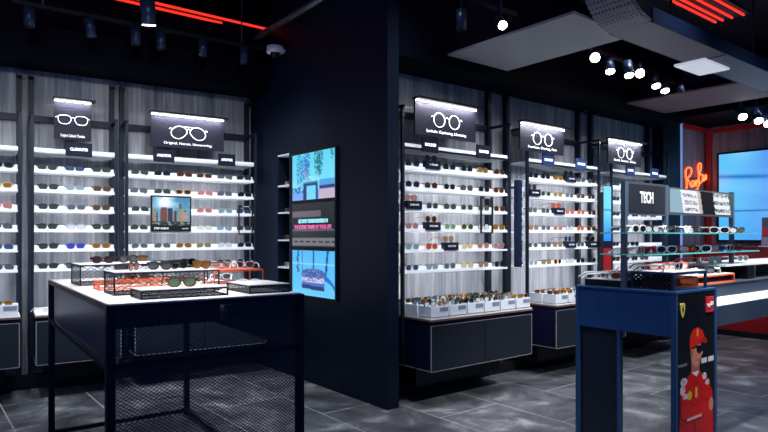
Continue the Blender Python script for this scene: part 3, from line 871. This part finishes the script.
# positions measured on the top (world) -> local table axes share TA closely
riser(Vector((.826, 4.02, TZt)), TA, .52, .33, .125, BLACK, 'dark mesh riser at the back left of the mesh table')
riser(Vector((.835, 3.60, TZt)), TA, .42, .16, .05, ORANGE, 'low orange mesh riser beside the dark one on the table left', top=False)
riser(Vector((.822, 3.24, TZt)), TA, .55, .24, .115, BLACK, 'dark mesh riser in the middle left of the mesh table')
riser(Vector((.868, 2.95, TZt)), TA, .43, .20, .042, BLACK, 'low wide dark riser at the front edge of the mesh table')
riser(Vector((1.405, 2.91, TZt)), TA, .235, .32, .042, BLACK, 'low dark mesh riser at the front right corner of the mesh table', cell=.02)
riser(Vector((1.50, 3.60, TZt)), TA, .33, .22, .085, ORANGE, 'orange open riser on the right side of the mesh table', meshed=False, tp=ORANGE)
riser(Vector((1.40, 4.00, TZt)), TA, .22, .30, .10, BLACK, 'small dark stand at the back of the mesh table', meshed=False, tp=BLACK)
riser(Vector((1.17, 4.35, TZt)), TA, .45, .22, .12, BLACK, 'long dark riser at the far end of the mesh table', meshed=False, tp=BLACK)
gt = 'display glasses on the mesh table'
def tg(x, y, z, rz, fr, le, sh, where, sc=1.0):
    glasses((x, y, TZt+z+.0235*sc), rz, fr, le, sh, f'{desc(fr, le)} sunglasses {where}', None, scale=sc)
tg(1.09, 3.02, .046, -.15, 'tortoise', 'lime', Wq, 'on the low wide riser at the table front', 1.08)
tg(.98, 4.12, .13, -.2, 'black', 'brown', Wq, 'on the dark riser at the back left of the mesh table')
tg(1.14, 4.14, .13, .3, 'black', 'grey', Wq, 'right on the back left riser of the mesh table')
tg(.95, 3.35, .12, .9, 'black', 'pink', Rq, 'left on the middle riser of the mesh table')
tg(1.08, 3.33, .12, -.7, 'black', 'grey', Wq, 'second on the middle riser of the mesh table')
tg(1.20, 3.37, .12, .5, 'black', 'black', Wq, 'third on the middle riser of the mesh table')
tg(1.30, 3.30, .12, -1.2, 'tortoise', 'amber', Wq, 'sideways at the right end of the middle riser')
tg(1.28, 4.42, .125, -.15, 'tortoise', 'amber', Wq, 'raised on the long dark riser at the table end')
tg(1.50, 4.05, .105, .4, 'black', 'black', Wq, 'on the small dark stand at the table back')
tg(1.60, 3.72, .092, 2.6, 'white', 'clear', Wq, 'left on the orange riser of the mesh table')
tg(1.75, 3.70, .092, 2.9, 'white', 'grey', Wq, 'right on the orange riser of the mesh table')
tg(1.62, 3.36, .0, 2.5, 'white', 'clear', Wq, 'behind the front right riser of the mesh table')
tg(1.72, 4.0, .0, 2.7, 'white', 'grey', Wq, 'behind the orange riser of the mesh table')
tg(1.58, 4.1, .0, .4, 'white', 'clear', Wq, 'at the back of the mesh table beside the small stand')
tg(1.15, 3.75, .0, .3, 'orange', 'clear', Wq, 'lying between the risers of the mesh table')
tg(1.05, 3.62, .055, -.2, 'tortoise', 'brown', Wq, 'behind the middle riser of the mesh table')

# ------------------------------------------------------------------ blue end cabinet
X0, X1, YN, YFf, CH = 3.262, 3.735, 1.587, 2.208, 1.10
o = empty('end_cabinet', (X0, YN, 0), 0, 'blue archway cabinet with a printed racing poster on its end', 'cabinet')
W, D = X1-X0, YFf-YN
MB().box(0, W, 0, .022, 0, CH-.002).build('poster_board', SLATEP, o)
for bb in ((-.004, .014, -.004, .026), (W-.016, W+.008, -.008, .026), (-.004, .014, D-.024, D), (W-.02, W, D-.024, D)):
    MB().box(*bb, 0, CH-.012).build('corner_post', BLUEE, o)
MB().box(0, W, .026, D, .852, CH-.012).build('top_box', BLUEP, o)
MB().box(-.006, W+.01, -.006, D+.004, CH-.012, CH).build('top_panel', BLUEE, o)
MB().box(.012, .035, .345, D-.024, 0, .852).build('leg_box', SLATEP, o)
MB().box(-.003, .037, .330, .345, 0, .852).build('leg_edge', BLUEE, o)
# poster picture, laid out in centimetre-like units 0..40 x 0..170
def ell(x, y, cx, cy, rx, ry): return ((x-cx)/rx)**2+((y-cy)/ry)**2 < 1
def inpoly(x, y, P):
    c = False; j = len(P)-1
    for i in range(len(P)):
        if (P[i][1] > y) != (P[j][1] > y) and x < (P[j][0]-P[i][0])*(y-P[i][1])/(P[j][1]-P[i][1])+P[i][0]: c = not c
        j = i
    return c
SUIT = [(17,79), (13,83), (9,88), (7,100), (7,118), (6,130), (5,172), (39,172), (39,118), (38,104), (34,92), (30,84), (25,80), (21,83)]
ARM = [(8,108), (8,120), (14,126), (27,126), (36,121), (38,114), (32,112), (24,116), (17,112)]
def poster(u, v):
    x = 40-(40-u*40)*.88; y = v*192
    c = (.045,.065,.085)
    if 68 < y < 71 and 2 < x < 13: c = (.45,.45,.48)
    if 48 < y < 72 and 1.2 < x < 2.6: c = (.4,.4,.42)
    for cx in (29.5, 36.5):
        if abs(x-cx) < 2.8 and abs(y-70) < 2.4: c = (.82,.84,.88)
    if ell(x, y, 18.5, 62, 4.4, 14): c = (.10,.06,.05)               # hair
    if inpoly(x, y, [(17,66),(25,70),(25,84),(17,82)]): c = (.62,.38,.30)
    if ell(x, y, 21.8, 60, 5.2, 14.5): c = (.80,.52,.42)             # face
    if ell(x, y, 17.6, 60, 1.3, 3.2): c = (.66,.38,.30)
    if ell(x, y, 27.0, 61.5, 1.1, 2.4): c = (.80,.52,.42)
    if ell(x, y, 24.3, 68.2, 2.1, .9): c = (.58,.25,.22)
    if inpoly(x, y, SUIT): 
        c = (.80,.07,.06)
        if noise2(x*.05, y*.05, 1.6) > .45: c = (.62,.04,.05)
    if inpoly(x, y, [(17,79),(25,79),(22,84)]): c = (.9,.85,.85)
    for P in (((10,86),3,4),((9,94),2.5,5),((12,101),3,2.5),((30,86),2.2,3.5),((33,93),2.2,3)):
        if ell(x, y, P[0][0], P[0][1], P[1], P[2]) and noise2(x*.3, y*.3) > -.3: c = (.9,.86,.88)
    if ell(x, y, 15.5, 101, 2.0, 4.6): c = (.82,.72,.18)
    if abs(x-22) < 1.1 and abs(y-100) < 5: c = (.85,.70,.15)
    if inpoly(x, y, ARM):
        c = (.84,.08,.06)
    if inpoly(x, y, [(8,120),(14,126),(27,126),(27,128),(13,128),(7,122)]): c = (.5,.02,.04)
    if 123.5 < y < 125.8 and 13 < x < 27 and noise2(x*.5, y*.4) > -.4: c = (.88,.8,.82)
    if ell(x, y, 36.8, 117, 2.4, 7): c = (.78,.50,.40)
    if abs(x-(20+.1*(y-130))) < .8 and y > 128: c = (.5,.02,.04)
    # cap
    if inpoly(x, y, [(15.5,52),(16,42),(19,36.5),(23.5,35),(28,39),(30,47),(24,50),(20,55),(16,57)]): c = (.86,.16,.10)
    if inpoly(x, y, [(20,54),(24,49),(30,46),(33,50),(31.5,53),(28,51),(23,53)]): c = (.74,.10,.08)
    if abs(x-23) < .9 and 37 < y < 44: c = (.9,.6,.2)
    # sunglasses
    if inpoly(x, y, [(21.5,53),(27.5,54),(27.5,60),(25,62.5),(22.5,60)]): c = (.03,.02,.03)
    if inpoly(x, y, [(17.5,54),(22,53.5),(22,55.5),(17.5,56)]): c = (.05,.03,.03)
    return c
PW = W-.038
p = pixel_panel('poster_print', PW, 1.08, 100, 300, poster, PRINTM, o, .003); p.location = (.018, -.004, .006)
# emblem plates
sh = [(-.5,.42),(-.25,.5),(0,.46),(.25,.5),(.5,.42),(.46,-.05),(.25,-.4),(0,-.6),(-.25,-.4),(-.46,-.05)]
bx, bz = .060, CH-.100
MB().prism([(bx+x*.052, -.009, bz+z*.074) for x, z in sh], (0, .004, 0)).build('shield_emblem', YELLOW, o)
hp = [(-.05,.3),(.1,.36),(.2,.25),(.08,.22),(.12,.05),(.2,-.1),(.12,-.3),(.0,-.42),(.02,-.2),(-.1,-.12),(-.2,-.3),(-.18,-.05),(-.28,.1),(-.1,.1)]
MB().prism([(bx+x*.030, -.012, bz+.006+z*.046) for x, z in hp], (0, .003, 0)).build('horse_mark', BLACK, o)
q = at_y(708.5, 304, YN)
rx, rz_ = q.x-X0, q.z
MB().box(rx-.046, rx+.046, -.010, -.004, rz_-.044, rz_+.044).build('red_badge', REDB, o)
t = text('script_lettering', 'Ray-Ban', .034, TEXTW, o, (rx, -.012, rz_), rot=(R(90), 0, 0), width=.075, bold=.0006)
t.rotation_euler = (R(90), R(-14), 0)

# ------------------------------------------------------------------ long counter to the right of the cabinet
LX1 = 7.4
o = empty('display_counter', (X1+.015, YN, 0), 0, 'long grey-blue counter with a lit white tray beside the poster cabinet', 'counter')
L = LX1-X1
MB().box(0, L, 0, .02, .868, .985).build('front_rail', COUNTM, o)
MB().prism([(0,.02,.97),(0,.02,.984),(0,.125,1.014),(0,.125,.97)], (L,0,0)).build('tray_deck', DECK, o)
MB().box(0, L, .125, .62, .97, 1.095).build('back_box', COUNTM, o)
MB().box(0, L, .118, .63, 1.095, 1.10).build('top_panel', GREYM, o)
MB().box(0, L, .03, .56, .868, .97).build('under_box', BLACK, o)
for lx in (L-.5,): MB().box(lx, lx+.3, .05, .5, 0, .868).build('leg', BLACK, o)

# glass shelf unit standing on both
SY = 1.90
post_x = [3.285, 3.765, 4.745]
o = empty('glass_shelf_unit', (3.285, SY, CH), 0, 'glass shelf unit with grey posts standing on the blue cabinet', 'shelf unit')
ztop = 1.725
for i, x in enumerate(post_x):
    MB().box(x-3.285-.014, x-3.285+.014, -.014, .014, (0, .002, .1102)[i], ztop-CH).build('post', mat('unit_post', (.085, .125, .18), .4, .2), o)
for z, nme in ((1.425, 'upper'), (1.30, 'lower')):
    g = MB().box(-.02, 1.60, -.13, .14, z-CH-.008, z-CH).build('glass_shelf', GLASSG, o)
    MB().box(-.022, 1.602, -.134, -.130, z-CH-.008, z-CH).box(-.024, -.02, -.13, .14, z-CH-.008, z-CH).build('shelf_edge', GEDGE, g)
# TECH board
w1 = .50
MB().box(.015, .465, -.012, .004, 1.53-CH, ztop-CH).build('sign_board', GREYM, o)
MB().box(.030, .45, -.015, -.012, 1.545-CH, ztop-.014-CH).build('sign_field', mat('board_dark', (.02,.022,.032), .5), o)
text('lettering', 'TECH', .092, TEXTW, o, (.225, -.017, 1.632-CH), width=.155, bold=.003)
# mirror: its reflection of shelves is painted on as a glowing panel
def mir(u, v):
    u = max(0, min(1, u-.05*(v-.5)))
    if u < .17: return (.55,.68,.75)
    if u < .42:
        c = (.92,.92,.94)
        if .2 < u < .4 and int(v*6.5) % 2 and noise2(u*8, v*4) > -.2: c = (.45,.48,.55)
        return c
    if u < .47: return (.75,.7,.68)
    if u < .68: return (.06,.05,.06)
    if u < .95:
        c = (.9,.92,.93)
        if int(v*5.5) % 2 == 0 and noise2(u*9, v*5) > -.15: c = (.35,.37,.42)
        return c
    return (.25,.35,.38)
MB().box(.495, 1.455, -.012, .004, 1.54-CH, ztop-.01-CH).build('mirror_casing', GREYM, o)
p = pixel_panel('painted_reflection', .92, .150, 80, 28, mir, SCREENM, o, .002); p.location = (.515, -.0145, 1.555-CH)

sh1 = [('white','black','s'),('black','clear','s'),('white','grey','s'),('black','black','s'),('white','clear','s'),('black','clear','s'),('silver','black','s'),('white','black','s'),('black','clear','s'),('silver','grey','s')]
sh2 = [('white','red','s'),('red','black','s'),('white','black','s'),('red','clear','s'),('black','red','s'),('white','black','s'),('red','clear','s'),('blue','blue','s'),('white','black','s'),('red','black','s')]
for i in range(10):
    x = 3.37+.152*i
    fr, le, _ = sh1[i]
    glasses((x, SY-.045, 1.425+.021), random.uniform(-.5, .5), fr, le, Sq, f'{desc(fr, le)} sport sunglasses, {ORD[i]} from left on the upper glass shelf', 'sport sunglasses on the upper glass shelf', scale=1.2)
    fr, le, _ = sh2[i]
    glasses((x+.02, SY-.045, 1.30+.021), random.uniform(-.6, .6), fr, le, Sq, f'{desc(fr, le)} sport sunglasses, {ORD[i]} from left on the lower glass shelf', 'sport sunglasses on the lower glass shelf', scale=1.2)

# trays and risers on the blue cabinet
def box_tray(loc, w, d, h, m, label, slots=True):
    o = empty('display_tray', loc, 0, label, 'display tray')
    MB().box(0, w, 0, d, 0, h).build('tray_body', m, o)
    MB().box(.006, w-.006, .006, d-.006, h, h+.004).build('white_deck', DECK, o)
    return o
# black mesh riser at the front corner
def mesh_block(loc, w, d, h, m, label, fill=None):
    o = empty('display_riser', loc, 0, label, 'display riser')
    t = .014
    MB().box(0, w, 0, d, h-t, h).box(0, w, 0, d, 0, .006).build('plates', m, o)
    for (x, y) in ((0,0), (w-t,0), (0,d-t), (w-t,d-t)): MB().box(x, x+t, y, y+t, .006, h-t).build('corner_post', m, o)
    q = mesh_panel(d-2*t, h-t-.006, .030, .0075, .022).build('mesh_side', BLACK, o); q.rotation_euler = (0,0,R(90)); q.location = (.006, t, .006)
    MB().box(.004, w-.004, .004, d-.004, h, h+.003).build('white_deck', DECK, o)
    return o
mesh_block((3.285, 1.61, CH), .40, .25, .102, DKNAVY, 'dark blue mesh riser on the poster corner of the blue cabinet')
q = riser(Vector((3.34, 1.64, CH+.012)), 0, .30, .18, .055, ORANGE, 'small orange mesh tray inside the dark blue mesh riser', top=False, cell=.018)
box_tray((3.29, 1.92, CH), .35, .245, .040, BLACK, 'long black tray at the left end of the blue cabinet')
riser(Vector((3.66, 1.93, CH)), 0, .19, .24, .075, ORANGE, 'orange riser behind the glass unit post on the blue cabinet', meshed=False)
def rg(x, y, z, rz, fr, le, where, sh=Sq):
    glasses((x, y, z+.021), rz, fr, le, sh, f'{desc(fr, le)} glasses {where}', scale=1.15)
rg(3.36, 1.70, CH+.105, .4, 'silver', 'clear', 'left on the blue mesh riser at the poster corner')
rg(3.46, 1.78, CH+.105, -.3, 'red', 'clear', 'behind on the blue mesh riser at the poster corner')
rg(3.53, 1.70, CH+.105, .2, 'grey', 'black', 'middle of the blue mesh riser at the poster corner')
rg(3.63, 1.76, CH+.105, -.4, 'orange', 'clear', 'right on the blue mesh riser at the poster corner')
rg(3.36, 2.06, CH+.044, .7, 'white', 'black', 'left end of the long black tray')
rg(3.40, 1.98, CH+.044, -.5, 'white', 'red', 'front of the long black tray')
rg(3.55, 2.04, CH+.044, .3, 'red', 'clear', 'right end of the long black tray')
rg(3.47, 2.11, CH+.044, -.2, 'white', 'grey', 'back of the long black tray')
rg(3.75, 2.03, CH+.079, .3, 'white', 'red', 'on the orange riser behind the glass unit post')
rg(3.74, 1.80, CH+.0, .5, 'black', 'grey', 'beside the blue mesh riser on the cabinet top')
# on the counter
def on_counter(px, py): return at_y(px, py, YN+.30)
box_o = empty('display_tray', (3.80, 1.725, CH), 0, 'orange-edged low tray on the counter right of the blue riser', 'display tray')
MB().box(0, .56, 0, .12, 0, .008).box(0, .56, 0, .12, .045, .055).box(0, .03, .0, .12, .008, .045).box(.55, .56, 0, .12, .008, .045).build('orange_shell', ORANGE, box_o)
MB().box(.03, .55, .012, .11, .008, .045).build('dark_inset', BLACK, box_o)
MB().box(.004, .556, .004, .116, .055, .058).build('white_deck', DECK, box_o)
rg(3.90, 1.78, CH+.058, .2, 'white', 'clear', 'left on the orange-edged counter tray')
rg(4.08, 1.79, CH+.058, -.3, 'black', 'grey', 'middle on the orange-edged counter tray')
rg(4.25, 1.78, CH+.058, .5, 'silver', 'clear', 'right on the orange-edged counter tray')
dr = empty('display_riser', (4.66, 1.76, CH), 0, 'open dark riser with a wide white top at the right of the counter', 'display riser')
MB().box(0, .12, 0, .30, 0, .098).build('side_panel', BLACK, dr)
MB().box(.12, 1.4, .28, .30, 0, .098).build('back_panel', BLACK, dr)
MB().box(.12, .135, .0, .02, 0, .098).build('edge_strip', GREYM, dr)
MB().box(-.36, 1.42, .0, .36, .098, .110).build('white_top', DECK, dr)
rg(4.45, 2.00, CH+.110, .2, 'red', 'clear', 'left on the wide white riser top')
rg(4.66, 1.98, CH+.110, -.2, 'silver', 'clear', 'second on the wide white riser top', Aq)
rg(4.92, 1.96, CH+.110, .3, 'grey', 'clear', 'third on the wide white riser top', Aq)
rg(5.10, 1.96, CH+.110, -.1, 'silver', 'grey', 'right on the wide white riser top')

# ------------------------------------------------------------------ far zone: video wall, neon, red desk
def vid(u, v):
    c = lerp((.36,.74,.95), (.58,.90,.99), min(1, u*1.6))
    c = lerp(c, (.10,.55,.95), max(0, v-.6)*1.2*(1-u))
    d = math.exp(-((u-.27)/.14)**2)
    c = lerp(c, (.30,.50,.90), d*.75)
    c = lerp(c, (.08,.38,.72), .8*math.exp(-((v-(.26+.14*u))/.022)**2)*max(0, min(1, (.30-u)*12)))
    c = lerp(c, (.6,.92,1), .3*max(0, noise2(u, v*.8)))
    if abs(v-.665) < .006: c = (.12,.42,.66)
    if abs(u-.5) < .003: c = (.2,.55,.75)
    return c
vz0, vz1 = 1.352, 2.625
vy1 = at_x(719, 200, XF-.05).y; vw = 2.9
o = empty('video_wall', (XF-.002, vy1, vz0), R(-90), 'large pale blue video wall at the right edge', 'screen')
MB().box(-.03, vw+.03, -.045, -.002, -.03, vz1-vz0+.03).build('casing', BLACK, o)
p = pixel_panel('display', vw, vz1-vz0, 90, 60, vid, SCREENM, o, .003); p.location = (0, -.049, 0)
# red desk
o = empty('red_desk', (9.15, 1.0, 0), 0, 'long glossy red desk below the video wall', 'desk')
MB().box(0, .30, 0, 3.15, 0, 1.245).build('red_front', REDP, o)
MB().box(-.03, .32, -.02, 3.17, 1.245, 1.262).build('desk_top', REDP, o)
MB().box(-.02, .0, 0, 3.15, 0, .08).build('kick_plate', BLACK, o)
# counter display stand at the far right
q = at_x(765, 240, 9.25)
o = empty('display_stand', (9.25, q.y-.10, 1.262), 0, 'small stand with a red card on the red desk', 'display stand')
MB().box(-.06, .06, -.16, .16, 0, .012).build('base', WHITE, o)
MB().box(.0, .02, -.14, .14, .012, .40).build('card', GREYM, o)
MB().box(-.004, .0, -.13, .13, .16, .26).build('red_card', REDB, o)
MB().box(-.05, -.006, -.13, .13, .02, .13).build('lower_box', mat('lavender_box', (.4,.36,.5), .5), o)
# neon script
NW = WY-.03
def npt(px, py): return at_y(px, py, NW)
strokes = [
  [(686,189),(686.3,182),(685.2,175),(685.6,170),(688,167.6),(690.6,168.6),(691,172.5),(689,176.5),(686.8,178.5),(688.5,181.5),(690,185.5),(691.3,187)],
  [(691.3,187),(690.8,183.5),(692.2,181),(694,181.5),(693.6,185),(692,187),(694.4,181.5),(694.6,185.5),(695.6,186.3)],
  [(695.6,186.3),(695.4,181.5),(696.4,180.2),(697,183.2),(698.4,179),(698.3,184),(697.2,188.5),(695.2,190.2)],
  [(698.6,185.4),(698.3,176),(697.6,167.5),(698.6,163.8),(700.3,163.6),(700.6,168),(699.4,172.4),(699,175),(701.5,174.4),(702.4,178),(701,182),(698.8,184)],
  [(702.4,181),(702.2,177.8),(703.4,175.6),(704.6,176.4),(704,180),(702.8,181),(704.8,175.6),(705.2,179.6),(706,179)],
  [(706,179.4),(706,174.4),(707.6,172.6),(708.4,174.6),(708.6,178.4),(709.6,176.6)],
]
o = empty('neon_sign', npt(697, 178), 0, 'glowing red-orange neon script lettering on the far wall', 'neon sign')
c0 = npt(697, 178)
for s_ in strokes:
    pts = [npt(x, y) for x, y in s_]
    # smooth the stroke
    P = []
    for i in range(len(pts)-1):
        a = pts[max(i-1, 0)]; b_ = pts[i]; c = pts[i+1]; d = pts[min(i+2, len(pts)-1)]
        for k in range(4):
            t = k/4
            P.append(.5*((2*b_)+(c-a)*t+(2*a-5*b_+4*c-d)*t*t+(3*b_-a-3*c+d)*t**3))
    P.append(pts[-1])
    MB().tube([tuple(q-c0) for q in P], .011, 6, axis=(0,1,0)).build('letter_tube', NEON, o, True)
    MB().tube([tuple(q-c0+Vector((0,-.012,0))) for q in P], .006, 5, axis=(0,1,0)).build('bright_core', NEONC, o, True)
MB().box(-.3, .35, .018, .03, -.02, .0).build('mount_bar', BLACK, o)
pl = bpy.data.lights.new('neon', 'POINT'); pl.energy = .7; pl.color = (1, .12, .04); pl.shadow_soft_size = .12
po = bpy.data.objects.new('neon_glow', pl); COL.objects.link(po); po.location = c0+Vector((0, -.15, 0))

# ------------------------------------------------------------------ light
w = bpy.data.worlds.new('World'); S.world = w; w.use_nodes = True
w.node_tree.nodes['Background'].inputs[0].default_value = (.12, .27, 1, 1)
w.node_tree.nodes['Background'].inputs[1].default_value = .30
COOL = (.90, .95, 1)
# ceiling spots washing the left wall
for x in (-.45, .33, 1.05, 1.75):
    add_spot(A(x, -1.75, 3.4), A(x, .0, 1.35), 95, 62, .8, .12, COOL)
    add_spot(A(x, -.95, 3.2), A(x, .1, 1.0), 22, 70, .9, .10, COOL)
# right wall
for x in (3.9, 4.6, 5.4, 6.1, 6.95, 7.5):
    add_spot((x-.2, 2.72, 2.88), (x, 4.0, 1.35), 48, 78, .8, .10, COOL)
    add_spot((x, 3.15, 3.2), (x, 4.0, .95), 20, 70, .9, .10, COOL)
# table tops
for x, y in ((1.0, 3.3), (1.35, 4.2)):
    add_spot((x-.2, y-.4, 3.5), (x, y, 1.1), 420, 34, .7, .08, (1, .98, .96))
add_spot((3.2, 1.0, 3.4), (3.55, 1.85, 1.25), 380, 36, .7, .08, (1, .98, .96))
add_spot((4.5, .7, 3.4), (4.5, 1.9, 1.25), 420, 50, .7, .08, (1, .98, .96))
add_spot((2.0, .6, 3.4), (3.3, 1.9, .9), 60, 40, .8, .1, COOL)
# floor pools
for (x, y, e) in ((2.5, 3.1, 150), (4.3, 3.1, 190), (.9, 5.1, 110), (5.9, 3.0, 180), (2.0, 4.4, 110), (4.4, 2.0, 120), (5.6, .9, 150), (7.6, 2.2, 140), (3.2, 3.4, 90)):
    add_spot((x, y, 3.7), (x, y, 0), e, 75, .9, .15, COOL)
# added fill spots out of view, without fixtures, aimed flat at the walls
for x, e in ((-.5, 1), (.5, 1), (1.5, 1)):
    add_spot((x-.4, 1.4, 3.5), A(x, 0, 1.65), 140*e, 46, .9, .15, COOL)
for x in (3.6, 4.7, 5.8, 6.9):
    add_spot((x-.4, -.6, 3.3), (x, 4, 1.55), 220, 36, .9, .15, COOL)
# far zone
add_spot((8.2, 2.6, 3.0), (9.2, 3.2, 1.0), 60, 80, .8, .1, COOL)
add_spot((8.4, 3.0, 3.0), (9.2, 4.2, 2.2), 30, 80, .9, .1, (.9, .8, 1))
# soffit bounce: an uplight on the duct track


# ------------------------------------------------------------------ camera and view
cd = bpy.data.cameras.new('camera'); co = bpy.data.objects.new('camera', cd); COL.objects.link(co)
cd.sensor_width = 36; cd.lens = F/768*36; cd.sensor_fit = 'HORIZONTAL'
cd.shift_y = (HZ-216)/768
cd.clip_start = .02
co.location = (0, 0, H)
# forward direction: (CA, SA)
co.rotation_euler = (R(90), 0, math.atan2(SA, CA)-R(90))
S.camera = co
S.view_settings.view_transform = 'Standard'; S.view_settings.look = 'None'
S.view_settings.gamma = 1; S.view_settings.exposure = .12; S.view_settings.use_curve_mapping = False
S.cycles.use_denoising = True
S.cycles.max_bounces = 6; S.cycles.sample_clamp_indirect = 4
print('glasses', NG[0])
